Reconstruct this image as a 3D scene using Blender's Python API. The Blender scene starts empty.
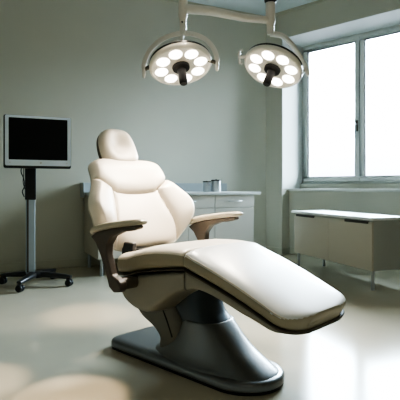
import bpy, bmesh, math, random
from mathutils import Vector, Matrix, Quaternion
random.seed(4)
scene = bpy.context.scene
COL = scene.collection
PI = math.pi

# ------------------------------------------------------------------ materials
def mat(name, color, rough=.5, metal=0.0, noise=0.0, nscale=8.0, bump=0.0, bscale=200.0, coat=0.0, spec=.5,
        emit=None, estr=0.0, sheen=0.0):
    m = bpy.data.materials.new(name); m.use_nodes = True
    nt = m.node_tree; b = nt.nodes['Principled BSDF']
    c = (color[0], color[1], color[2], 1)
    b.inputs['Base Color'].default_value = c
    b.inputs['Roughness'].default_value = rough
    b.inputs['Metallic'].default_value = metal
    b.inputs['Specular IOR Level'].default_value = spec
    if coat: b.inputs['Coat Weight'].default_value = coat; b.inputs['Coat Roughness'].default_value = .12
    if emit:
        b.inputs['Emission Color'].default_value = (*emit, 1); b.inputs['Emission Strength'].default_value = estr
    tc = nt.nodes.new('ShaderNodeTexCoord')
    if noise:
        n = nt.nodes.new('ShaderNodeTexNoise'); n.inputs['Scale'].default_value = nscale; n.inputs['Detail'].default_value = 4
        nt.links.new(tc.outputs['Object'], n.inputs['Vector'])
        r = nt.nodes.new('ShaderNodeValToRGB')
        r.color_ramp.elements[0].position = .3; r.color_ramp.elements[1].position = .7
        r.color_ramp.elements[0].color = tuple(max(0, x*(1-noise)) for x in color) + (1,)
        r.color_ramp.elements[1].color = tuple(min(1, x*(1+noise)) for x in color) + (1,)
        nt.links.new(n.outputs['Fac'], r.inputs['Fac']); nt.links.new(r.outputs['Color'], b.inputs['Base Color'])
    if bump:
        n2 = nt.nodes.new('ShaderNodeTexNoise'); n2.inputs['Scale'].default_value = bscale
        nt.links.new(tc.outputs['Object'], n2.inputs['Vector'])
        bp = nt.nodes.new('ShaderNodeBump'); bp.inputs['Strength'].default_value = bump; bp.inputs['Distance'].default_value = .002
        nt.links.new(n2.outputs['Fac'], bp.inputs['Height']); nt.links.new(bp.outputs['Normal'], b.inputs['Normal'])
    return m

M = {}
M['wall'] = mat('painted_wall', (.53, .52, .44), .75, noise=.03, nscale=1.2, bump=.08, bscale=120)
M['reveal'] = mat('lit_reveal', (.62, .65, .62), .7, noise=.02, nscale=2)  # window light on the reveal put into a lighter bluish colour
M['ceiling'] = mat('ceiling_board', (.60, .66, .67), .8, noise=.03, nscale=3, bump=.1, bscale=60)
M['trim'] = mat('pale_trim', (.50, .49, .40), .5, noise=.02)
M['sill'] = mat('sill_stone', (.62, .63, .58), .35, noise=.03, nscale=14)
M['frame'] = mat('grey_window_frame', (.56, .58, .56), .4, noise=.02)
M['leather'] = mat('cream_leather', (.78, .71, .61), .36, noise=.02, nscale=5, bump=.10, bscale=420, spec=.45)
M['leather_leg'] = mat('window_lit_leather', (.70, .71, .70), .34, noise=.02, nscale=5, bump=.08, bscale=420, spec=.5)  # cool window light on the leg rest painted into the leather colour
M['leather_shade'] = mat('shaded_olive_leather', (.36, .32, .235), .42, noise=.02, nscale=5, bump=.08, bscale=420)  # olive side leather, darkened to paint in the shade on cushion sides
M['leather_head'] = mat('headrest_leather', (.70, .64, .545), .38, noise=.02, nscale=5, bump=.10, bscale=420)
M['leather_back'] = mat('beige_shell', (.55, .50, .41), .45, noise=.02)
M['shell'] = mat('taupe_shell', (.29, .275, .23), .38, noise=.03, nscale=3, spec=.5)
M['column'] = mat('dark_taupe_column', (.17, .16, .13), .4, noise=.03)
M['shell_dark'] = mat('dark_taupe_plastic', (.10, .085, .065), .4, noise=.03)
M['armsup'] = mat('brown_arm_support', (.10, .08, .065), .42, noise=.04, nscale=6)
M['armpad'] = mat('beige_arm_pad', (.52, .46, .365), .38, noise=.02, bump=.05, bscale=400)
M['black'] = mat('black_rubber', (.012, .012, .012), .5, noise=.2)
M['handle'] = mat('black_handle', (.008,.007,.006), .55, noise=.1)
M['blackgloss'] = mat('black_plastic', (.02, .02, .022), .28, noise=.1)
M['base'] = mat('grey_metal_base', (.22, .225, .23), .32, metal=.6, noise=.03, nscale=2)
M['sleeve'] = mat('shaded_grey_sleeve', (.07, .085, .10), .35, metal=.4, noise=.05)  # shade beneath the seat shell painted into the dark colour
M['lampwhite'] = mat('offwhite_enamel', (.74, .70, .63), .3, noise=.02, coat=.3)
M['lampface'] = mat('lamp_face', (.72, .58, .50), .4, noise=.02, emit=(1, .67, .54), estr=3.0)
M['bulb'] = mat('lamp_lens', (1, .97, .92), .2, noise=.01, emit=(1, .92, .83), estr=4.0)
M['chrome'] = mat('brushed_steel', (.62, .64, .66), .28, metal=.9, noise=.06, nscale=30)
M['leg'] = mat('steel_leg', (.42, .44, .45), .35, metal=.35, noise=.04)
M['polesilver'] = mat('silver_pole', (.36, .42, .47), .4, metal=.3, noise=.03)
M['silver'] = mat('silver_aluminium', (.72, .80, .88), .38, metal=.15, noise=.03)
M['screen'] = mat('screen_glass', (.006, .007, .009), .14, noise=.1, spec=.5)
M['cab'] = mat('grey_cabinet_front', (.62, .615, .58), .4, noise=.02, nscale=2)
M['cabside'] = mat('cabinet_side', (.50, .45, .37), .5, noise=.02, nscale=2)
M['cabtop'] = mat('pale_worktop', (.62, .65, .65), .3, noise=.03, nscale=20)
M['splash'] = mat('grey_backsplash', (.36, .39, .40), .4, noise=.03)
M['wcab'] = mat('beige_cabinet_front', (.52, .48, .40), .45, noise=.02, nscale=2)
M['wcabside'] = mat('beige_cabinet_end', (.44, .45, .42), .5, noise=.02, nscale=2)
M['wcabtop'] = mat('white_cabinet_top', (.78, .80, .80), .28, noise=.02)
M['dark'] = mat('gap_shade_and_dark_lids', (.06, .055, .05), .6, noise=.1)  # shade of gaps and recessed grips painted dark; lids and gaskets dark themselves

# floor: glossy poured vinyl
mf = mat('polished_floor', (.49, .45, .355), .15, noise=.05, nscale=1.3, spec=.34)
M['floor'] = mf
# glass
mg = bpy.data.materials.new('window_glass'); mg.use_nodes = True
nt = mg.node_tree; nt.nodes.clear()
o_ = nt.nodes.new('ShaderNodeOutputMaterial'); mx = nt.nodes.new('ShaderNodeMixShader')
tr = nt.nodes.new('ShaderNodeBsdfTransparent'); gl = nt.nodes.new('ShaderNodeBsdfGlossy')
gl.inputs['Roughness'].default_value = .02; tr.inputs['Color'].default_value = (.96, .98, 1, 1)
fr = nt.nodes.new('ShaderNodeFresnel'); fr.inputs['IOR'].default_value = 1.3
nt.links.new(fr.outputs[0], mx.inputs[0]); nt.links.new(tr.outputs[0], mx.inputs[1]); nt.links.new(gl.outputs[0], mx.inputs[2])
nt.links.new(mx.outputs[0], o_.inputs[0])
M['glass'] = mg

# ------------------------------------------------------------------ mesh helpers
class MB:
    def __init__(s): s.v = []; s.f = []
    def add(s, vs, fs):
        k = len(s.v); s.v += [tuple(p) for p in vs]; s.f += [tuple(i+k for i in f) for f in fs]; return s
    def box(s, x0, x1, y0, y1, z0, z1):
        vs = [(x0,y0,z0),(x1,y0,z0),(x1,y1,z0),(x0,y1,z0),(x0,y0,z1),(x1,y0,z1),(x1,y1,z1),(x0,y1,z1)]
        return s.add(vs, [(0,3,2,1),(4,5,6,7),(0,1,5,4),(1,2,6,5),(2,3,7,6),(3,0,4,7)])
    def loft(s, rings, caps=True, closed=False):
        n = len(rings[0]); vs = [p for r in rings for p in r]; fs = []
        R = len(rings)
        for i in range(R if closed else R-1):
            a = i*n; b = ((i+1) % R)*n
            for j in range(n):
                k = (j+1) % n; fs.append((a+j, a+k, b+k, b+j))
        if caps and not closed: fs.append(tuple(range(n))[::-1]); fs.append(tuple((R-1)*n+j for j in range(n)))
        return s.add(vs, fs)
    def lathe(s, prof, c=(0,0,0), axis=(0,0,1), n=40):
        q = Vector((0,0,1)).rotation_difference(Vector(axis).normalized()); c = Vector(c)
        rings = []
        for r, z in prof:
            r = max(r, 1e-4)
            rings.append([tuple(c + q @ Vector((r*math.cos(2*PI*i/n), r*math.sin(2*PI*i/n), z))) for i in range(n)])
        return s.loft(rings)
    def cyl(s, p0, p1, r, r1=None, n=24, bev=.0):
        p0 = Vector(p0); p1 = Vector(p1); L = (p1-p0).length; r1 = r if r1 is None else r1
        pr = [(r-bev, 0), (r, bev), (r1, L-bev), (r1-bev, L)] if bev else [(r, 0), (r1, L)]
        return s.lathe(pr, p0, p1-p0, n)
    def tube(s, pts, ra, rb=None, n=16, up=(0,0,1), e=2.0):
        """swept superellipse; ra = half size sideways, rb = half size in the up plane; may be lists"""
        P = [Vector(p) for p in pts]; rings = []
        up = Vector(up); N = len(P)
        for i, p in enumerate(P):
            t = (P[min(i+1, N-1)] - P[max(i-1, 0)]).normalized()
            sd = t.cross(up)
            if sd.length < 1e-4: sd = t.cross(Vector((1,0,0)))
            sd.normalize(); u2 = sd.cross(t).normalized()
            a = ra[i] if isinstance(ra, (list, tuple)) else ra
            b = a if rb is None else (rb[i] if isinstance(rb, (list, tuple)) else rb)
            ring = []
            for k in range(n):
                th = 2*PI*k/n; c, q = math.cos(th), math.sin(th)
                ring.append(tuple(p + sd*(a*sp(c, 2/e)) + u2*(b*sp(q, 2/e))))
            rings.append(ring)
        return s.loft(rings)
    def prism(s, poly, x0, x1, fn):
        """poly in 2D, extruded between x0 and x1 through fn(x, a, b)"""
        n = len(poly)
        vs = [fn(x0, a, b) for a, b in poly] + [fn(x1, a, b) for a, b in poly]
        fs = [tuple(range(n))[::-1], tuple(range(n, 2*n))] + [(j, (j+1) % n, n+(j+1) % n, n+j) for j in range(n)]
        return s.add(vs, fs)

def sp(v, e): return math.copysign(abs(v)**e, v)

def smooth_path(pts, sub=6):
    """Catmull-Rom through tuples of any length"""
    out = []; n = len(pts)
    for i in range(n-1):
        p0, p1, p2, p3 = pts[max(i-1,0)], pts[i], pts[i+1], pts[min(i+2,n-1)]
        for k in range(sub):
            t = k/sub
            out.append(tuple(.5*((2*b)+(c-a)*t+(2*a-5*b+4*c-d)*t*t+(-a+3*b-3*c+d)*t**3) for a,b,c,d in zip(p0,p1,p2,p3)))
    out.append(tuple(pts[-1])); return out

def interp(tab, x):
    """monotone cubic through (x, y) pairs"""
    n = len(tab)
    if x <= tab[0][0]: return tab[0][1]
    if x >= tab[-1][0]: return tab[-1][1]
    h = [tab[i+1][0]-tab[i][0] for i in range(n-1)]; d = [(tab[i+1][1]-tab[i][1])/h[i] for i in range(n-1)]
    m = [d[0]] + [0 if d[i-1]*d[i] <= 0 else 2*d[i-1]*d[i]/(d[i-1]+d[i]) for i in range(1, n-1)] + [d[-1]]
    for i in range(n-1):
        if x <= tab[i+1][0]:
            t = (x-tab[i][0])/h[i]
            return ((2*t**3-3*t*t+1)*tab[i][1] + (t**3-2*t*t+t)*h[i]*m[i] + (-2*t**3+3*t*t)*tab[i+1][1] + (t**3-t*t)*h[i]*m[i+1])

ROOTM = {}
def root_matrix(o):
    while o.parent: o = o.parent
    return ROOTM.get(o.name, Matrix())

def obj(name, mb, material, parent=None, smooth=True, bevel=0.0, seg=3, sub=0, world=False, angle=40, kind=None, label=None, fix=True):
    me = bpy.data.meshes.new(name)
    vs = mb.v
    if world and parent is not None:
        inv = root_matrix(parent).inverted(); vs = [tuple(inv @ Vector(p)) for p in vs]
    me.from_pydata(vs, [], mb.f); me.update()
    bm = bmesh.new(); bm.from_mesh(me)
    bmesh.ops.remove_doubles(bm, verts=bm.verts, dist=1e-6)
    if fix: bmesh.ops.recalc_face_normals(bm, faces=bm.faces)
    for f in bm.faces: f.smooth = smooth
    if smooth:
        lim = math.radians(angle)
        for e in bm.edges:
            if len(e.link_faces) == 2 and e.calc_face_angle(0) > lim: e.smooth = False
    bm.to_mesh(me); bm.free()
    o = bpy.data.objects.new(name, me); COL.objects.link(o)
    me.materials.append(material)
    if parent is not None: o.parent = parent
    if bevel:
        md = o.modifiers.new('bevel', 'BEVEL'); md.width = bevel; md.segments = seg; md.limit_method = 'ANGLE'; md.angle_limit = math.radians(35)
        md.harden_normals = False
        for p in me.polygons: p.use_smooth = True
        w = o.modifiers.new('wn', 'WEIGHTED_NORMAL'); w.keep_sharp = True
    if sub:
        md = o.modifiers.new('sub', 'SUBSURF'); md.levels = sub; md.render_levels = sub
    if kind: o['kind'] = kind
    if label: o['label'] = label
    return o

def thing(name, label, cat, loc=(0,0,0), rotz=0.0, quat=None, group=None):
    o = bpy.data.objects.new(name, None); COL.objects.link(o)
    o.empty_display_size = .1
    o.location = loc
    q = quat if quat is not None else Quaternion((0,0,1), rotz)
    o.rotation_mode = 'QUATERNION'; o.rotation_quaternion = q
    ROOTM[o.name] = Matrix.Translation(Vector(loc)) @ q.to_matrix().to_4x4()
    o['label'] = label; o['category'] = cat
    if group: o['group'] = group
    return o

# ------------------------------------------------------------------ the room
H = 3.42
CX, CY = 5.6, 3.98                                   # far corner, where window wall and back wall meet
BA = math.radians(21)
B = Vector((math.cos(BA), -math.sin(BA), 0)); N = Vector((-math.sin(BA), -math.cos(BA), 0))
C0 = Vector((CX, CY, 0))
def wp(s, off=0, z=0):                               # s metres left of the corner along the back wall, off metres into the room
    p = C0 - B*s + N*off; return (p.x, p.y, z)

XL, YR = -1.5, -1.7
fl = MB().box(XL-.2, 6.4, YR-.2, 7.0, -.12, 0)
obj('floor', fl, M['floor'], smooth=False, kind='structure')
obj('ceiling', MB().box(XL-.2, 6.4, YR-.2, 7.0, H, H+.12), M['ceiling'], smooth=False, kind='structure')
wb = MB().add([wp(-.8), wp(7.75), wp(7.75, -.2), wp(-.8, -.2), wp(-.8, 0, H), wp(7.75, 0, H), wp(7.75, -.2, H), wp(-.8, -.2, H)],
              [(0,1,2,3),(4,5,6,7),(0,1,5,4),(1,2,6,5),(2,3,7,6),(3,0,4,7)])
obj('wall_back', wb, M['wall'], smooth=False, kind='structure')
Y1, Y0 = 3.707, 1.907                                # window niche
Zs, Zt = .93, 3.045
wr = MB()
wr.box(5.6, 6.35, Y1, 4.3, 0, H)
wr.box(5.6, 6.35, YR-.2, Y0, 0, H)
wr.box(5.6, 6.35, Y0, Y1, Zt, H)
wr.box(5.785, 6.35, Y0, Y1, 0, Zs-.035)
wr.box(6.06, 6.35, Y0, Y1, Zs-.035, 1.0)
obj('wall_right', wr, M['wall'], smooth=False, kind='structure')
# niche lining, window light painted in as a lighter bluish tone
rv = MB().box(5.604, 6.13, Y1-.006, Y1, Zs, Zt)
rv.box(5.604, 6.13, Y0, Y0+.006, Zs, Zt)
rv.box(5.604, 6.13, Y0+.006, Y1-.006, Zt-.006, Zt)
obj('trim_1', rv, M['reveal'], smooth=False, kind='structure')
obj('wall_left', MB().box(XL-.2, XL, YR-.2, 7.0, 0, H), M['wall'], smooth=False, kind='structure')
obj('wall_rear', MB().box(XL-.2, 6.4, YR-.2, YR, 0, H), M['wall'], smooth=False, kind='structure')
# baseboards
bb = MB().add([wp(0, 0), wp(7.6, 0), wp(7.6, .016), wp(0, .016), wp(0, 0, .095), wp(7.6, 0, .095), wp(7.6, .016, .095), wp(0, .016, .095)],
              [(0,1,2,3),(4,5,6,7),(0,1,5,4),(1,2,6,5),(2,3,7,6),(3,0,4,7)])
obj('baseboard_back', bb, M['trim'], smooth=False, bevel=.004, kind='structure')
br = MB().box(5.586, 5.6, Y1-.014, 3.97, 0, .095); br.box(5.586, 5.785, Y1-.014, Y1, 0, .095)
br.box(5.771, 5.785, Y0, Y1-.014, 0, .095); br.box(5.586, 5.6, YR, Y0+.014, 0, .095)
obj('baseboard_right', br, M['trim'], smooth=False, kind='structure')
# shadow-gap trims where the ceiling meets the walls
ct = MB().add([wp(.0, 0, H-.035), wp(7.6, 0, H-.035), wp(7.6, .02, H-.035), wp(0, .02, H-.035), wp(0, 0, H), wp(7.6, 0, H), wp(7.6, .02, H), wp(0, .02, H)],
              [(0,1,2,3),(4,5,6,7),(0,1,5,4),(1,2,6,5),(2,3,7,6),(3,0,4,7)])
obj('trim_2', ct, M['trim'], smooth=False, kind='structure')
obj('trim_3', MB().box(5.58, 5.6, YR, 3.97, H-.035, H), M['trim'], smooth=False, kind='structure')


# window sill
sl = MB().box(5.745, 6.13, Y0+.006, Y1-.006, Zs-.035, Zs)
sl.box(5.745, 5.785, Y0-.02+.006, Y1-.006, Zs-.035, Zs)
obj('trim_4', MB().box(5.745, 6.13, Y0+.006, Y1-.006, Zs-.035, Zs), M['sill'], smooth=False, bevel=.006, kind='structure')

# window with two sashes
Xw = 6.135
def frame_rect(mb, x0, x1, ya, yb, za, zb, t, tb=None):
    tb = tb or t
    mb.box(x0, x1, ya, yb, za, za+tb); mb.box(x0, x1, ya, yb, zb-t, zb)
    mb.box(x0, x1, ya, ya+t, za+tb, zb-t); mb.box(x0, x1, yb-t, yb, za+tb, zb-t)
Yc = (Y0+Y1)/2
wf = MB(); frame_rect(wf, Xw, Xw+.09, Y0, Y1, 1.0, Zt, .055); wf.box(Xw+.005, Xw+.085, Yc-.016, Yc+.016, 1.055, Zt-.055)

obj_gap = MB().box(Xw-.002, Xw+.004, Yc-.015, Yc+.015, 1.056, Zt-.056)
win = obj('window_1', wf, M['frame'], smooth=False, bevel=.004, kind='structure')
obj('shadow_gap', obj_gap, M['dark'], win, smooth=False)
for ya, yb in ((Yc+.005, Y1-.04), (Y0+.04, Yc-.005)):
    sm = MB(); frame_rect(sm, Xw-.022, Xw+.05, ya, yb, 1.035, Zt-.035, .062)
    sash = obj('sash', sm, M['frame'], win, smooth=False, bevel=.006)
    pn = MB().box(Xw+.01, Xw+.016, ya+.055, yb-.055, 1.09, Zt-.09)
    obj('pane', pn, M['glass'], sash, smooth=False)
    gk = MB(); frame_rect(gk, Xw-.008, Xw+.02, ya+.056, yb-.056, 1.091, Zt-.091, .014)
    obj('gasket', gk, M['dark'], sash, smooth=False)
hd_ = obj('window_handle', MB().tube([(Xw-.03, Yc+.036, 1.81), (Xw-.060, Yc+.036, 1.81), (Xw-.072, Yc+.036, 1.79), (Xw-.070, Yc+.036, 1.70), (Xw-.068, Yc+.036, 1.62)], [.012,.012,.014,.014,.012], [.012,.012,.012,.010,.009], n=12, up=(0,1,0)), M['chrome'], win)
obj('handle_rosette', MB().box(Xw-.036, Xw-.021, Yc+.016, Yc+.056, 1.71, 1.86), M['shell_dark'], hd_, bevel=.004)

# ------------------------------------------------------------------ dental chair
CH = (1.84, 1.87, 0)
chair = thing('dental_chair', 'large cream leather dental treatment chair on a grey pedestal in the middle of the floor', 'dental chair', CH)
def U(x, u, z): return (x, -u, z)

def slab(path, nn=5.0, seg=56, crown=0.0, tilt=False):
    """path rows: (u, zc, half width, half thickness)"""
    mb = MB(); rings = []; n = len(path)
    for i, (u, zc, hw, ht) in enumerate(path):
        a, b = path[max(i-1,0)], path[min(i+1,n-1)]
        if tilt:
            du, dz = b[0]-a[0], b[1]-a[1]; l = math.hypot(du, dz) or 1; nu, nz = -dz/l, du/l
        else: nu, nz = 0, 1
        ring = []
        for k in range(seg):
            th = 2*PI*(k+.5)/seg
            x = sp(math.cos(th), 2/nn)*hw; d = sp(math.sin(th), 2/3.2)*ht
            if d > 0: d += crown*(1-(x/max(hw,1e-4))**2)*min(1, ht/.02)
            ring.append(U(x, u+nu*d, zc+nz*d))
        rings.append(ring)
    return mb.loft(rings)

# --- floor plate
def plate_outline(dr):
    pts = []
    hw = .195+dr
    for k in range(33):                                      # rounded nose
        th = -PI/2 + PI*k/32; pts.append((hw*math.sin(th), .425 + (hw+.01)*math.cos(th)))
    r = .08+dr
    for k in range(9): th = PI/2*k/8; pts.append((hw-r+r*math.cos(th), -.455-dr+r-r*math.sin(th)))
    for k in range(9): th = PI/2+PI/2*k/8; pts.append((-hw+r+r*math.cos(th), -.455-dr+r-r*math.sin(th)))
    return pts
def plate(zs):
    return MB().loft([[U(x, u, z) for x, u in plate_outline(d)] for d, z in zs])
obj('floor_gasket', plate([(-.012, 0.0), (-.004, .001), (-.004, .014), (-.01, .015)]), M['black'], chair)
obj('base_plate', plate([(-.008, .012), (0, .018), (0, .040), (-.006, .050), (-.018, .056), (-.05, .060)]), M['base'], chair, angle=50)
# --- swept pedestal cover
ped = [(.052,-.17,.606,.185), (.060,-.155,.598,.180), (.075,-.12,.572,.168), (.10,-.075,.525,.155), (.14,-.02,.455,.143),
       (.18,.02,.400,.135), (.22,.05,.355,.129), (.255,.07,.318,.125), (.262,.08,.310,.122)]
def ped_ring(z, ur, uf, hw, n=48, e=2.5):
    out = []
    c = (ur+uf)/2; hl = (uf-ur)/2
    for k in range(n):
        th = 2*PI*k/n; out.append(U(hw*sp(math.sin(th), 2/e), c+hl*sp(math.cos(th), 2/e), z))
    return out
pr = smooth_path(ped, 4)
obj('pedestal_cover', MB().loft([ped_ring(*r) for r in pr]), M['base'], chair, angle=60)
slv = [(.22,.05,.340,.112), (.262,.03,.305,.117), (.30,.0,.268,.116), (.36,-.03,.235,.115), (.42,-.04,.22,.11), (.46,-.04,.21,.11)]
obj('pedestal_sleeve', MB().loft([ped_ring(*r) for r in smooth_path(slv, 3)]), M['sleeve'], chair, angle=60)
# --- taupe lifting column leaning back
colp = [(.055,-.09,.06,.118), (.09,-.085,.07,.120), (.13,-.085,.085,.121), (.175,-.14,.095,.122), (.215,-.24,.095,.123), (.25,-.285,.09,.123), (.30,-.28,.07,.122), (.36,-.2,.06,.12)]
obj('lifting_column', MB().loft([ped_ring(*r, e=5) for r in smooth_path(colp, 4)]), M['column'], chair, angle=60)
sm = smooth_path([(-.1225,-.055,.315), (-.1235,-.01,.25), (-.1230,.022,.19), (-.1220,.04,.15)], 4)
obj('column_seam', MB().tube([U(x,u,z) for x,u,z in sm], .004, .0035, n=8, up=(1,0,0)), M['black'], chair)

# --- seat
seat = []
for i in range(9):                                           # rounded rear
    t = i/8; a = PI/2*t
    seat.append((-.268+.05*(1-math.cos(a)), .527+.003*t, .20+.08*math.sin(a), .012+.048*math.sin(a)))
seat += [(-.15,.537,.281,.0615), (-.08,.558,.282,.063), (0,.577,.283,.064), (.08,.590,.283,.062), (.16,.598,.283,.058), (.22,.603,.283,.053), (.262,.604,.282,.050), (.277,.604,.280,.048), (.283,.604,.276,.043)]
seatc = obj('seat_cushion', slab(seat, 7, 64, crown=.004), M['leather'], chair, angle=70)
def shade_sides(o):                                             # shade on the olive cushion sides painted darker by face normal
    o.data.materials.append(M['leather_shade'])
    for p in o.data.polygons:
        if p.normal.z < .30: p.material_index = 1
shade_sides(seatc)
# --- leg rest
leg = [(.285,.6035,.276,.043), (.291,.603,.280,.048), (.305,.6,.282,.050)]
import itertools
def leg_z(u): return .604 - .197*(u-.285)/.545 - .012*math.sin(PI*(u-.285)/.545)*-1
def leg_h(u): return .050 - .014*(u-.285)/.545
for i in range(1, 12):
    u = .305 + (.770-.305)*i/11; leg.append((u, leg_z(u), .282-.008*i/11, leg_h(u)))
for i in range(1, 15):
    a = PI/2*i/14; u = .770+.105*math.sin(a); w = .274*max(0, 1-(math.sin(a))**3.0)**(1/3.0) if i < 14 else 0
    leg.append((u, leg_z(u), max(w, .14), leg_h(u)*(1 if i < 12 else (.86 if i == 12 else (.62 if i == 13 else .35)))))
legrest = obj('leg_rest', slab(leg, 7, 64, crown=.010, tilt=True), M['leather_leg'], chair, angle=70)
shade_sides(legrest)
pp = []
for s in (-1, 1):
    ed = [U(s*(w-.002), u - .0, z + h*.62) for u, z, w, h in leg[2:-7]]
    obj('piping', MB().tube(ed, .0028, n=8), M['leather_back'], legrest)
# dark gap between cushions and shells
gk = [(u, z-h*.97, w-.004, .007) for u, z, w, h in seat[6:]]
obj('seat_gasket', slab(gk, 9, 48), M['shell_dark'], chair)
gk = [(u, z-h*1.0, w-.003, .006) for u, z, w, h in leg[1:-2]]
obj('leg_rest_gasket', slab(gk, 9, 48, tilt=True), M['shell_dark'], chair)
# --- shells
bot = [(-.246,.425),(-.228,.385),(-.185,.338),(-.13,.308),(-.08,.295),(-.034,.291),(.02,.300),(.075,.332),(.121,.365),(.18,.410),(.23,.436),(.28,.452)]
top = [(-.246,.460),(-.19,.466),(-.15,.472),(-.08,.492),(0,.510),(.08,.525),(.16,.537),(.22,.547),(.28,.552)]
sh = []
for i in range(26):
    u = -.246 + .525*i/25; b = interp(bot, u); t = interp(top, u) - .004
    sh.append((u, (b+t)/2, .272 - (.03*max(0, 1-i/3)**2), (t-b)/2))
def rounded_slab(path, nn=9, seg=64):
    mb = MB(); rings = []
    for u, zc, hw, ht in path:
        ring = []
        for k in range(seg):
            th = 2*PI*(k+.5)/seg; x = sp(math.cos(th), 2/nn)*hw; d = sp(math.sin(th), 2/nn)*ht
            if d < 0: x *= 1-.03*(min(1, -d/ht))**3
            ring.append(U(x, u, zc+d))
        rings.append(ring)
    return mb.loft(rings)
obj('seat_shell', rounded_slab(sh), M['shell'], chair, angle=60)
lbot = [(.284,.452),(.33,.466),(.363,.468),(.42,.462),(.474,.450),(.55,.428),(.628,.404),(.70,.386),(.76,.368),(.83,.352)]
ls = []
for i in range(22):
    u = .284 + .560*i/21; b = interp(lbot, u); t = leg_z(u) - leg_h(u)*1.04
    w = .266 if u < .755 else .266*max(.05, 1-((u-.755)/.095)**2.6)**(1/2.6)
    ls.append((u, (b+t)/2, w, max(.006, (t-b)/2)))
obj('leg_rest_shell', rounded_slab(ls), M['shell'], chair, angle=60)
# mount between seat and backrest
obj('backrest_bracket', MB().box(-.14, .16, .205, .31, .47, .598).box(-.20, -.165, .20, .30, .47, .640), M['blackgloss'], chair, bevel=.01)

# --- backrest
LEAN = math.radians(28.5); SU, SZ = -.305, .580; SL = .602
def back_frame(s):
    a = LEAN
    return (SU - s*math.sin(a), SZ + s*math.cos(a)), (math.cos(a), math.sin(a))
WT = [(0,.18),(.02,.23),(.06,.285),(.11,.345),(.17,.382),(.235,.392),(.29,.374),(.35,.335),(.41,.298),(.46,.278),(.50,.270),(.54,.264),(.56,.250),(.58,.226),(.594,.186),(.602,.12)]
def edge_s(s): return max(0, 1-abs((s-SL/2)/(SL/2+.002))**10)**.5
def mid_line(x):                                             # seam between upper panel and the rest
    ax = abs(x)
    if ax < .15: return .350 + .25*ax*ax
    return .350 + .25*.15*.15 + .50*(ax-.15) + 1.2*(ax-.15)**2
def sm01(a, b, x): t = min(1, max(0, (x-a)/(b-a))); return t*t*(3-2*t)
def bolster_x(s): return .182 + .048*sm01(.36, .08, s)
def sm01(a, b, x): t = min(1, max(0, (x-a)/(b-a))); return t*t*(3-2*t)
def back_point(s, t, front):
    w = interp(WT, s); x = w*math.sin(t*PI/2)
    (cu, cz), (nu, nz) = back_frame(s)
    e = (max(0, 1-abs(math.sin(t*PI/2))**7))**.5 * edge_s(s)
    ax = abs(x)
    wrap = .10*(ax/.4)**2 * (sm01(0, .2, s)*(1-.35*sm01(.42, .6, s)))
    reg = 'u'
    if front:
        d = .055*e
        ml = mid_line(x); bx = bolster_x(s)
        if s > ml: reg = 'u'; q = s-ml
        elif ax > bx: reg = 'b'; q = min(ml-s, ax-bx)
        else: reg = 'c'; q = min(ml-s, bx-ax)
        puff = {'u': .032, 'b': .042, 'c': .012}[reg]*(1-math.exp(-q/.028))
        groove = -.016*math.exp(-(q/.007)**2)
        d += (puff+groove)*min(1, e*1.4)
        if reg == 'u': d -= .012*sm01(.5, .6, s)
    else: d = -.05*e - .0
    d += wrap
    return U(x, cu+nu*d, cz+nz*d), reg
NS, NT = 110, 110
grid = [[back_point(SL*(.5-.5*math.cos(PI*(i/NS))) if False else SL*i/NS, -1+2*j/NT, True) for j in range(NT+1)] for i in range(NS+1)]
parts = {'u': MB(), 'bl': MB(), 'br': MB(), 'c': MB()}
vall = [g[0] for r in grid for g in r]
faces = {'u': [], 'bl': [], 'br': [], 'c': []}
for i in range(NS):
    for j in range(NT):
        s = SL*(i+.5)/NS; t = -1+2*(j+.5)/NT
        r = back_point(s, t, True)[1]
        if r == 'b': r = 'bl' if t < 0 else 'br'
        a = i*(NT+1)+j; faces[r].append((a, a+1, a+NT+2, a+NT+1))
def submesh(fs):
    ids = sorted({i for f in fs for i in f}); mp = {k: n for n, k in enumerate(ids)}
    return MB().add([vall[i] for i in ids], [tuple(mp[i] for i in f) for f in fs])
back = None
bmb = MB()
bg = [[back_point(SL*i/60, -1+2*j/60, False)[0] for j in range(61)] for i in range(61)]
bmb.add([p for r in bg for p in r], [(i*61+j, i*61+j+1, (i+1)*61+j+1, (i+1)*61+j) for i in range(60) for j in range(60)])
back = obj('backrest', bmb, M['leather_back'], chair, angle=75)
obj('upper_panel', submesh(faces['u']), M['leather'], back, angle=80, fix=True)
obj('center_panel', submesh(faces['c']), M['leather'], back, angle=80)
obj('side_bolster', submesh(faces['bl']), M['leather'], back, angle=80)
obj('side_bolster', submesh(faces['br']), M['leather'], back, angle=80)

# --- headrest: dished egg-shaped pillow on a dark shell
HC = (-.612, 1.199); HA = math.radians(24)
def head_point(s, t, front):
    # s in -1..1 bottom to top, t in -1..1
    hh = .133
    w = interp([(-1,.05),(-.97,.080),(-.9,.104),(-.75,.124),(-.5,.136),(-.2,.138),(.1,.136),(.4,.127),(.65,.112),(.83,.090),(.94,.062),(1,.025)], s)
    x = w*math.sin(t*PI/2); a = HA
    y = hh*s
    e = (max(0, 1-abs(math.sin(t*PI/2))**4))**.5 * max(0, 1-abs(s)**5)**.5
    d = (.062 if front else -.072)*e
    if front:
        rx = x/.085; ry = (y-.005)/.085
        d -= .044*math.exp(-(rx*rx+ry*ry)*1.1)*min(1, e*1.5)
        d += .012*e
    cu, cz = HC[0]-y*math.sin(a), HC[1]+y*math.cos(a)
    return U(x, cu+d*math.cos(a), cz+d*math.sin(a))
def head_mesh(front, n=48, k=1.0, off=0.0):
    g = [[head_point(math.sin(PI/2*(-1+2*i/n)), -1+2*j/n, front) for j in range(n+1)] for i in range(n+1)]
    return MB().add([p for r in g for p in r], [(i*(n+1)+j, i*(n+1)+j+1, (i+1)*(n+1)+j+1, (i+1)*(n+1)+j) for i in range(n) for j in range(n)])
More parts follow.
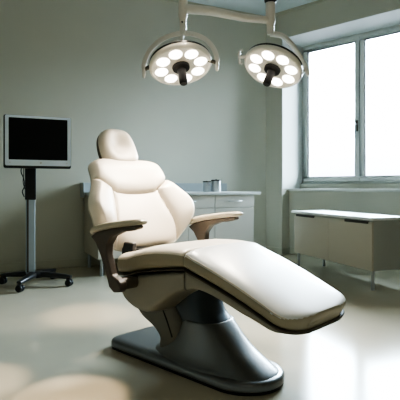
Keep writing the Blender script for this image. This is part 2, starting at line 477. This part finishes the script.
head = obj('headrest', head_mesh(True), M['leather_head'], chair, angle=80)
obj('headrest_shell', head_mesh(False), M['shell_dark'], head, angle=80)
obj('headrest_stem', MB().tube([U(0,-.655,1.16), U(0,-.65,1.06), U(0,-.61,.96)], .03, .012, n=16, up=(0,1,0), e=4), M['blackgloss'], chair)

# --- armrests
arm_poly = [(.085,.752),(.02,.736),(-.037,.731),(-.118,.702),(-.158,.658),(-.164,.60),(-.122,.500),(-.072,.484),(-.048,.470),(-.043,.440),(-.062,.421),(-.105,.413),(-.145,.436),(-.171,.498),(-.216,.585),(-.264,.655),(-.314,.688),(-.25,.718),(-.12,.744),(0,.762),(.085,.772)]
pad_path = [(-.322,.697,.012,.006),(-.312,.704,.026,.013),(-.285,.716,.035,.018),(-.22,.734,.038,.019),(-.12,.752,.038,.018),(0,.768,.038,.017),(.07,.775,.037,.016),(.10,.777,.031,.013),(.115,.776,.018,.007)]
DZ = .004
for s in (-1, 1):
    xc = s*.375; dz = .012 if s > 0 else DZ
    pad = obj('armrest', MB().tube([U(xc, u, z+dz) for u, z, a, b in smooth_path(pad_path, 4)], [a for u,z,a,b in smooth_path(pad_path,4)],
              [b for u,z,a,b in smooth_path(pad_path,4)], n=28, e=2.8), M['armpad'], chair, angle=70)
    obj('arm_support', MB().prism([(u, z+dz-.008) for u, z in arm_poly], xc-.024, xc+.024, lambda x, a, b: U(x, a, b)), M['armsup'], pad, bevel=.010, seg=4)
    obj('arm_pivot', MB().cyl(U(s*.255, -.088, .447+dz), U(s*.36, -.088, .447+dz), .031, n=32, bev=.004), M['shell_dark'], pad)

# ------------------------------------------------------------------ ceiling arm and surgical lamps
armroot = thing('ceiling_lamp_arm', 'off white horizontal arm with two drop poles carrying the two surgical lamps', 'lamp arm', (2.697, 1.880, H))
PLx, PLy = 2.175, 2.211; PRx, PRy = 2.697, 1.880
zA = 2.115
v = Vector((PRx-PLx, PRy-PLy, 0)).normalized()
am = MB(); a0 = Vector((PLx, PLy, zA+.014)); a1 = Vector((PRx, PRy, zA-.010))
am.tube([a0+v*.01, a0+v*.2, a1-v*.2, a1-v*.01], [.031,.030,.026,.025], [.031,.030,.026,.025], n=28)
obj('horizontal_arm', am, M['lampwhite'], armroot, world=True)
pl = MB().lathe([(.012,1.955),(.020,1.957),(.022,1.965),(.022,2.035),(.0235,2.037),(.0235,2.043),(.022,2.045),(.026,2.07),(.030,2.075),(.030,2.19),(.026,2.20),(.026,2.26),(.012,2.268)], (PLx, PLy, 0))
obj('drop_pole', pl, M['lampwhite'], armroot, world=True)
kn = MB().cyl((PLx-.018, PLy-.012, 2.03), (PLx-.030, PLy-.022, 2.03), .005, n=10)
obj('pole_screw', kn, M['black'], armroot, world=True)
prr = MB().lathe([(.012,2.005),(.022,2.006),(.026,2.015),(.026,2.06),(.0275,2.062),(.0275,2.068),(.026,2.07),(.033,2.085),(.033,2.225),(.028,2.232),(.028,H-.05),(.028,H-.04)], (PRx, PRy, 0))
obj('drop_pole', prr, M['lampwhite'], armroot, world=True)
obj('black_collar', MB().lathe([(.03,2.222),(.041,2.232),(.043,2.25),(.043,2.29),(.036,2.305),(.029,2.306)], (PRx, PRy, 0)), M['blackgloss'], armroot, world=True)
obj('ceiling_flange', MB().lathe([(.029,H-.07),(.06,H-.06),(.10,H-.03),(.105,H-.0005)], (PRx, PRy, 0)), M['lampwhite'], armroot, world=True)

def lamp(label, pos, n, phase):
    n = Vector(n).normalized(); q = n.to_track_quat('-Z', 'Y')
    t = thing('surgical_lamp', label, 'lamp', pos, quat=q, group='surgical lamps over the chair')
    hs = MB().lathe([(.05,.112),(.09,.110),(.135,.098),(.17,.078),(.193,.055),(.197,.046)], n=64)
    house = obj('housing', hs, M['lampwhite'], t)
    obj('black_rim', MB().lathe([(.19,.048),(.2045,.046),(.2045,.032),(.19,.030)], n=64), M['blackgloss'], t)
    obj('front_ring', MB().lathe([(.19,.034),(.205,.031),(.208,.022),(.207,.006),(.201,-.002),(.193,-.004),(.190,.001),(.186,.002)], n=64), M['lampwhite'], t)
    face = obj('lamp_face', MB().lathe([(.0,.004),(.189,.003),(.189,.010),(.0,.011)], n=64), M['lampface'], t)
    for k in range(8):
        a = phase + 2*PI*k/8; c = (.134*math.cos(a), .134*math.sin(a), 0)
        bl = MB().lathe([(.0,-.010),(.020,-.009),(.038,-.004),(.043,.001),(.043,.006)], c, n=28)
        obj('bulb', bl, M['bulb'], face)
    hd = obj('handle_mount', MB().lathe([(.0,-.026),(.045,-.024),(.056,-.014),(.058,.003),(.0,.004)], n=36), M['handle'], t)
    obj('handle', MB().lathe([(.0,-.135),(.022,-.134),(.0275,-.125),(.028,-.07),(.0265,-.06),(.028,-.05),(.030,-.02)], n=28), M['handle'], hd)
    return t
nL = (-.165,-.376,-.912); nR = (-.504,.025,-.863)
pL = Vector((2.166, 2.221, 1.743)); pR = Vector((2.706, 1.870, 1.766))
lampL = lamp('surgical lamp with a half-ring yoke, above the headrest, the left of the two', pL, nL, .2)
lampR = lamp('surgical lamp on a swan-neck arm near the window, the right of the two', pR, nR, .35)
# half ring yoke of the left lamp
lat = Vector((.330, -.349, .046)).normalized(); c0 = Vector((2.164, 2.2235, 1.753))
yk = []
for k in range(33):
    a = PI*k/32; yk.append(c0 - lat*(.243*math.cos(a)) + Vector((0,0,.212*math.sin(a))))
yoke = obj('yoke', MB().tube(yk, .017, .010, n=14, up=lat.cross(Vector((0,0,1))), e=3), M['lampwhite'], lampL, world=True)
for s in (-1, 1):
    p = c0 + lat*(s*.243)
    obj('yoke_tab', MB().tube([p+Vector((0,0,.03)), p+Vector((0,0,.01)), p+Vector((0,0,-.04)), p+Vector((0,0,-.058))], [.012,.018,.018,.010], [.010,.012,.012,.006], n=14, up=lat, e=3), M['lampwhite'], yoke, world=True)
    obj('yoke_pin', MB().cyl(c0+lat*(s*.18)+Vector((0,0,.02)), p+Vector((0,0,-.005)), .013, n=16), M['shell_dark'], yoke, world=True)
obj('stem', MB().cyl((2.174, 2.213, 1.96), pL - Vector(nL).normalized()*.105, .013, n=16), M['lampwhite'], lampL, world=True)
# swan-neck arm of the right lamp
sn = smooth_path([(2.697,1.880,2.012),(2.727,1.856,2.010),(2.775,1.832,2.004),(2.832,1.808,1.968),(2.870,1.775,1.90),(2.895,1.745,1.83),(2.906,1.722,1.775),(2.900,1.705,1.725)], 5)
swan = obj('swan_neck', MB().tube(sn, [.020]*8+[.019]*(len(sn)-12)+[.017,.016,.013,.008], [.020]*8+[.016]*(len(sn)-12)+[.013,.012,.009,.005], n=16, up=(-.69,-.72,0)), M['lampwhite'], lampR, world=True)
q = Vector(nR).normalized(); axd = (Vector((2.90,1.727,1.775))-pR); axd -= q*axd.dot(q); axd.normalize()
obj('yoke_pin', MB().cyl(pR+axd*.19-q*.015, Vector((2.902,1.727,1.79)), .013, n=16), M['lampwhite'], swan, world=True)
st = pR - axd*.246 + Vector((0,0,-.015))
obj('side_bracket', MB().tube([st+Vector((.012,-.012,-.048)), st+Vector((0,0,-.045)), st+Vector((-.004,.004,.0)), st+Vector((0,0,.042)), st+Vector((.014,-.014,.05))], [.016]*5, [.008]*5, n=12, up=axd, e=3), M['lampwhite'], lampR, world=True)
obj('yoke_pin', MB().cyl(pR-axd*.19-q*.02, st, .012, n=16), M['lampwhite'], lampR, world=True)

# ------------------------------------------------------------------ monitor on a rolling stand
SB = (2.183, 4.329, 0); MR = math.radians(-23)
stand = thing('rolling_stand', 'wheeled stand with silver pole and black four-legged base holding the monitor', 'stand', SB, rotz=MR)
casters = [(2.025,4.579),(1.976,4.117),(2.421,4.024),(2.50,4.46)]
ctr = Vector((2.225, 4.295, 0))
obj('base_hub', MB().lathe([(.055,.075),(.075,.08),(.085,.095),(.08,.118),(.06,.132),(.0,.134)], (ctr.x, ctr.y, 0), n=32), M['blackgloss'], stand, world=True)
for x, y in casters:
    e = Vector((x, y, 0)); d = (e-ctr).normalized(); L = (e-ctr).length
    pts = [ctr+d*.03+Vector((0,0,.105)), ctr+d*.12+Vector((0,0,.106)), ctr+d*(L*.6)+Vector((0,0,.10)), ctr+d*(L-.03)+Vector((0,0,.092)), ctr+d*(L+.02)+Vector((0,0,.088))]
    lg = obj('leg', MB().tube(pts, [.042,.040,.036,.032,.022], [.028,.027,.024,.021,.014], n=16, e=3), M['blackgloss'], stand, world=True)
    cs = obj('caster', MB().lathe([(.012,.045),(.016,.05),(.020,.078),(.012,.085)], (x, y, 0), n=16).box(x-.020, x+.020, y-.020, y+.020, .052, .070), M['black'], lg, world=True)
    side = Vector((0,0,1)).cross(Vector((.5,-.86,0))).normalized()
    for s in (-1, 1):
        cw = Vector((x, y, .033)) + side*(s*.017)
        obj('wheel', MB().lathe([(.018,-.011),(.030,-.011),(.033,-.006),(.033,.006),(.030,.011),(.018,.011)], cw, side, n=24), M['black'], lg, world=True)
# pole, in the stand's own frame: front is -y
obj('silver_pole', MB().box(-.042, .042, -.028, .028, .115, .86), M['polesilver'], stand, bevel=.006)
obj('pole_groove', MB().box(-.036, -.018, -.0305, -.026, .13, .85), M['dark'], stand)
obj('black_sleeve', MB().box(-.050, .050, -.036, .036, .83, 1.16), M['blackgloss'], stand, bevel=.008)
obj('monitor_mount', MB().box(-.10, .10, -.018, .0, 1.20, 1.46).box(-.045, .045, -.018, .03, 1.14, 1.26), M['black'], stand, bevel=.005)
cb = smooth_path([(-.075,.01,1.16),(-.085,-.01,1.10),(-.062,-.03,1.03),(-.056,-.035,.96),(-.075,-.03,.91),(-.058,-.02,.86)], 6)
obj('cable', MB().tube(cb, .005, n=8), M['black'], stand)
cb = smooth_path([(-.06,.01,1.16),(-.062,-.02,1.08),(-.068,-.03,1.0),(-.05,-.03,.93)], 6)
obj('cable', MB().tube(cb, .004, n=8), M['black'], stand)
mon = thing('monitor', 'flat monitor with blank black screen and silver bezel on the wheeled stand', 'monitor', (2.203, 4.205, 1.14), rotz=MR)
mw, mh = .298, .236; zc = .250
def rrect(hw, hh, r, zc, y, n=6):
    out = []
    for cx, cz, a0 in ((hw-r, hh-r, 0), (-hw+r, hh-r, PI/2), (-hw+r, -hh+r, PI), (hw-r, -hh+r, 1.5*PI)):
        for k in range(n+1):
            a = a0+PI/2*k/n; out.append((cx+r*math.cos(a), y, zc+cz+r*math.sin(a)))
    return out
def orect(x0, x1, z0, z1, r, y): return [(px+(x0+x1)/2, y, pz+(z0+z1)/2) for px, _, pz in rrect((x1-x0)/2, (z1-z0)/2, r, 0, y)]
hsg = MB().loft([orect(-mw-.006, mw+.004, zc-mh-.010, zc+mh+.003, .016, -.003), orect(-mw-.012, mw+.006, zc-mh-.022, zc+mh+.005, .018, .008), orect(-mw-.012, mw+.006, zc-mh-.024, zc+mh+.005, .018, .030), orect(-mw+.06, mw-.06, zc-mh+.03, zc+mh-.05, .02, .048)])
hs = obj('monitor_housing', hsg, M['blackgloss'], mon)
ix, iz0, iz1 = .266, -.180, .214
# bezel as a ring: outer front, inner front, inner back
bz = MB()
outer = rrect(mw, mh, .014, zc, -.014); outer0 = rrect(mw, mh, .014, zc, -.002)
inn = []
ih = (iz1-iz0)/2; ic = zc+(iz0+iz1)/2
inn1 = rrect(ix, ih, .004, ic, -.014); inn2 = rrect(ix, ih, .004, ic, -.006)
bz.loft([outer0, outer, inn1, inn2], caps=False)
obj('bezel', bz, M['silver'], mon, angle=30)
obj('screen', MB().box(-ix, ix, -.008, -.003, ic-ih, ic+ih), M['screen'], mon, smooth=False)
for x, r in ((-.255,.006), (.02,.010), (.26,.006)):
    obj('button', MB().lathe([(.0,.003),(r*.7,.003),(r,.001),(r,0)], (x, -.0138, zc-.207), (0,-1,0), n=20), M['chrome'], mon)

# ------------------------------------------------------------------ run of wall cabinets
CB = Vector((2.875, 4.206, 0)); CR = -BA
DEP = .70; ZB, ZTp = .18, .858
def cabinet(x0, x1, label, leftend=False, rightend=False, hx=None):
    o = CB + B*x0
    t = thing('wall_cabinet', label, 'cabinet', (o.x, o.y, 0), rotz=CR, group='drawer cabinets along the back wall')
    L = x1-x0
    obj('carcass', MB().box(.001, L-.001, .019, DEP, ZB, ZTp), M['cabside'] if leftend else M['cab'], t, bevel=.002)
    dr = obj('drawer', MB().box(.003, L-.003, 0, .019, .705, ZTp-.004), M['cab'], t, bevel=.002)
    h = MB().tube([(L/2-.085, 0, .785), (L/2-.085, -.022, .785), (L/2-.078, -.028, .785), (L/2+.078, -.028, .785), (L/2+.085, -.022, .785), (L/2+.085, 0, .785)], .006, n=10)
    obj('handle', h, M['chrome'], dr)
    nd = 2 if L > .6 else 1
    for k in range(nd):
        a, b = .003+(L-.003)*k/nd, (L-.003)*(k+1)/nd
        dd = obj('door', MB().box(a, b-.002, 0, .019, ZB+.003, .698), M['cab'], t, bevel=.002)
    for lx in (.05, L-.05):
        for ly in (.05, DEP-.06):
            obj('leg', MB().cyl((lx, ly, 0), (lx, ly, ZB+.005), .019, n=20), M['leg'], t)
    return t
cabinet(0, .70, 'grey drawer cabinet on metal legs, left end of the counter, mostly behind the backrest', leftend=True)
cabinet(.70, 1.396, 'grey drawer cabinet under the counter, the middle one, behind the far armrest')
cabinet(1.396, 1.94, 'narrow grey drawer cabinet at the right end of the counter near the corner', rightend=True)
o = CB
wt = thing('worktop', 'long pale worktop with a low grey backsplash running over the wall cabinets', 'worktop', (o.x, o.y, 0), rotz=CR)
obj('counter_slab', MB().box(-.02, 2.02, -.025, .745, ZTp+.001, ZTp+.035), M['cabtop'], wt, bevel=.004)
obj('backsplash', MB().box(-.02, 1.97, .745, .764, ZTp-.02, 1.005), M['splash'], wt, bevel=.003)
obj('backsplash_return', MB().box(-.035, -.02, .58, .764, ZTp-.03, 1.005), M['splash'], wt, bevel=.003)

def canister(x, y, r, h, label):
    p = CB + B*x - N*y
    t = thing('canister', label, 'canister', (p.x, p.y, ZTp+.0355), group='canisters on the worktop')
    obj('body', MB().lathe([(r*.9,0),(r,.004),(r,h*.86),(r*.97,h*.87)], n=32), M['chrome'], t)
    lid = obj('lid', MB().lathe([(r*1.04,h*.86),(r*1.05,h*.88),(r*1.05,h*.94),(r*.9,h*.97),(0,h*.975)], n=32), M['dark'], t)
    obj('knob', MB().lathe([(r*.18,h*.97),(r*.2,h*1.0),(0,h*1.01)], n=16), M['dark'], lid)
canister(1.485, .40, .050, .140, 'small steel canister with dark lid on the worktop, the left of the two')
canister(1.605, .37, .062, .160, 'small steel canister with dark lid on the worktop, the right of the two')

# ------------------------------------------------------------------ low cabinet below the window
WL, WD = 1.355, .42
wc = thing('low_cabinet', 'low beige cabinet with white top and thin metal legs below the window', 'cabinet', (4.211, 1.814, 0), rotz=math.radians(63))
obj('carcass', MB().box(.0, WL, -WD, -.018, .18, .645), M['wcabside'], wc, bevel=.003)
for a, b in ((.0, WL/2-.0015), (WL/2+.0015, WL)):
    d = obj('door', MB().box(a, b, -.018, 0, .18, .628), M['wcab'], wc, bevel=.0015)
    m_ = (.05, .40) if a == 0 else (WL-.42, WL-.04)
    obj('finger_grip', MB().box(m_[0], m_[1], -.012, .004, .610, .634), M['dark'], d, bevel=.002)
obj('top_slab', MB().box(-.03, WL+.03, -WD-.01, .025, .645, .672), M['wcabtop'], wc, bevel=.004)
for x, y in ((.025, -.03), (WL-.05, -.03), (.04, -WD+.04), (WL-.05, -WD+.04)):
    obj('leg', MB().cyl((x, y, 0), (x, y, .185), .016, n=18, bev=.002), M['leg'], wc)

# ------------------------------------------------------------------ light
w = bpy.data.worlds.new('sky'); scene.world = w; w.use_nodes = True
nt = w.node_tree; bgn = nt.nodes['Background']
tc = nt.nodes.new('ShaderNodeTexCoord'); sx = nt.nodes.new('ShaderNodeSeparateXYZ'); rp = nt.nodes.new('ShaderNodeValToRGB')
nt.links.new(tc.outputs['Generated'], sx.inputs[0]); nt.links.new(sx.outputs['Z'], rp.inputs['Fac']); nt.links.new(rp.outputs['Color'], bgn.inputs['Color'])
rp.color_ramp.elements[0].position = 0.0; rp.color_ramp.elements[0].color = (.050, .052, .062, 1)
rp.color_ramp.elements[1].position = .16; rp.color_ramp.elements[1].color = (.74, .90, 1, 1)
e = rp.color_ramp.elements.new(.06); e.color = (.085, .09, .108, 1)
bgn.inputs['Strength'].default_value = 44.0

def light(name, kind, loc, energy, color, target=None, **kw):
    l = bpy.data.lights.new(name, kind); l.energy = energy; l.color = color
    for k, v in kw.items():
        if k == 'portal': l.cycles.is_portal = True
        else: setattr(l, k, v)
    o = bpy.data.objects.new(name, l); COL.objects.link(o); o.location = loc
    if target is not None: o.rotation_mode = 'QUATERNION'; o.rotation_quaternion = (Vector(target)-Vector(loc)).to_track_quat('-Z', 'Y')
    return o
light('window_portal', 'AREA', (6.24, Yc, 2.02), 1, (1,1,1), target=(0, Yc, 2.02), shape='RECTANGLE', size=2.0, size_y=2.0, portal=True)
# lamps
for p, n, en in ((pL, Vector(nL).normalized(), 60), (pR, Vector(nR).normalized(), 60)):
    light('lamp_beam', 'SPOT', p+n*.13, en, (1, .90, .78), target=p+n*2, spot_size=math.radians(125), spot_blend=.9, shadow_soft_size=.12)
# added warm fill from behind the viewpoint, no lamp there
light('added_fill', 'AREA', (.6, -.6, 3.3), 10, (1, .93, .82), target=(1.9, 2.0, .6), shape='RECTANGLE', size=1.6, size_y=1.0)

# added narrow spots without fixtures, making warm pools on the floor
for x, y, r, en, bl in ((1.13,1.88,.28,330,.35), (.86,2.36,.34,260,.6), (1.98,3.02,.42,260,.9)):
    light('added_floor_spot', 'SPOT', (x-.15, y-.1, 3.38), en, (1, .78, .56), target=(x, y, 0), spot_size=2*math.atan(r/3.38), spot_blend=bl, shadow_soft_size=.03)

light('added_chair_spot', 'SPOT', (1.95, 1.55, 3.38), 135, (1, .88, .72), target=(1.86, 2.26, .85), spot_size=math.radians(19), spot_blend=.8, shadow_soft_size=.05)  # added spot without a fixture, brightens the backrest

# ------------------------------------------------------------------ camera
cam = bpy.data.cameras.new('camera'); co = bpy.data.objects.new('camera', cam); COL.objects.link(co)
cam.sensor_width = 36; cam.lens = 470*36/400
cam.shift_y = (187.3-200)/400
co.location = (0, 0, .95); co.rotation_euler = (PI/2, 0, -math.radians(46.6))
cam.clip_start = .05
scene.camera = co
vs = scene.view_settings
vs.view_transform = 'AgX'
try: vs.look = 'AgX - High Contrast'
except Exception: pass
vs.exposure = 0.55
scene.cycles.max_bounces = 10; scene.cycles.diffuse_bounces = 6
scene.cycles.use_denoising = True
scene.cycles.caustics_reflective = False; scene.cycles.caustics_refractive = False
scene.cycles.sample_clamp_indirect = 6
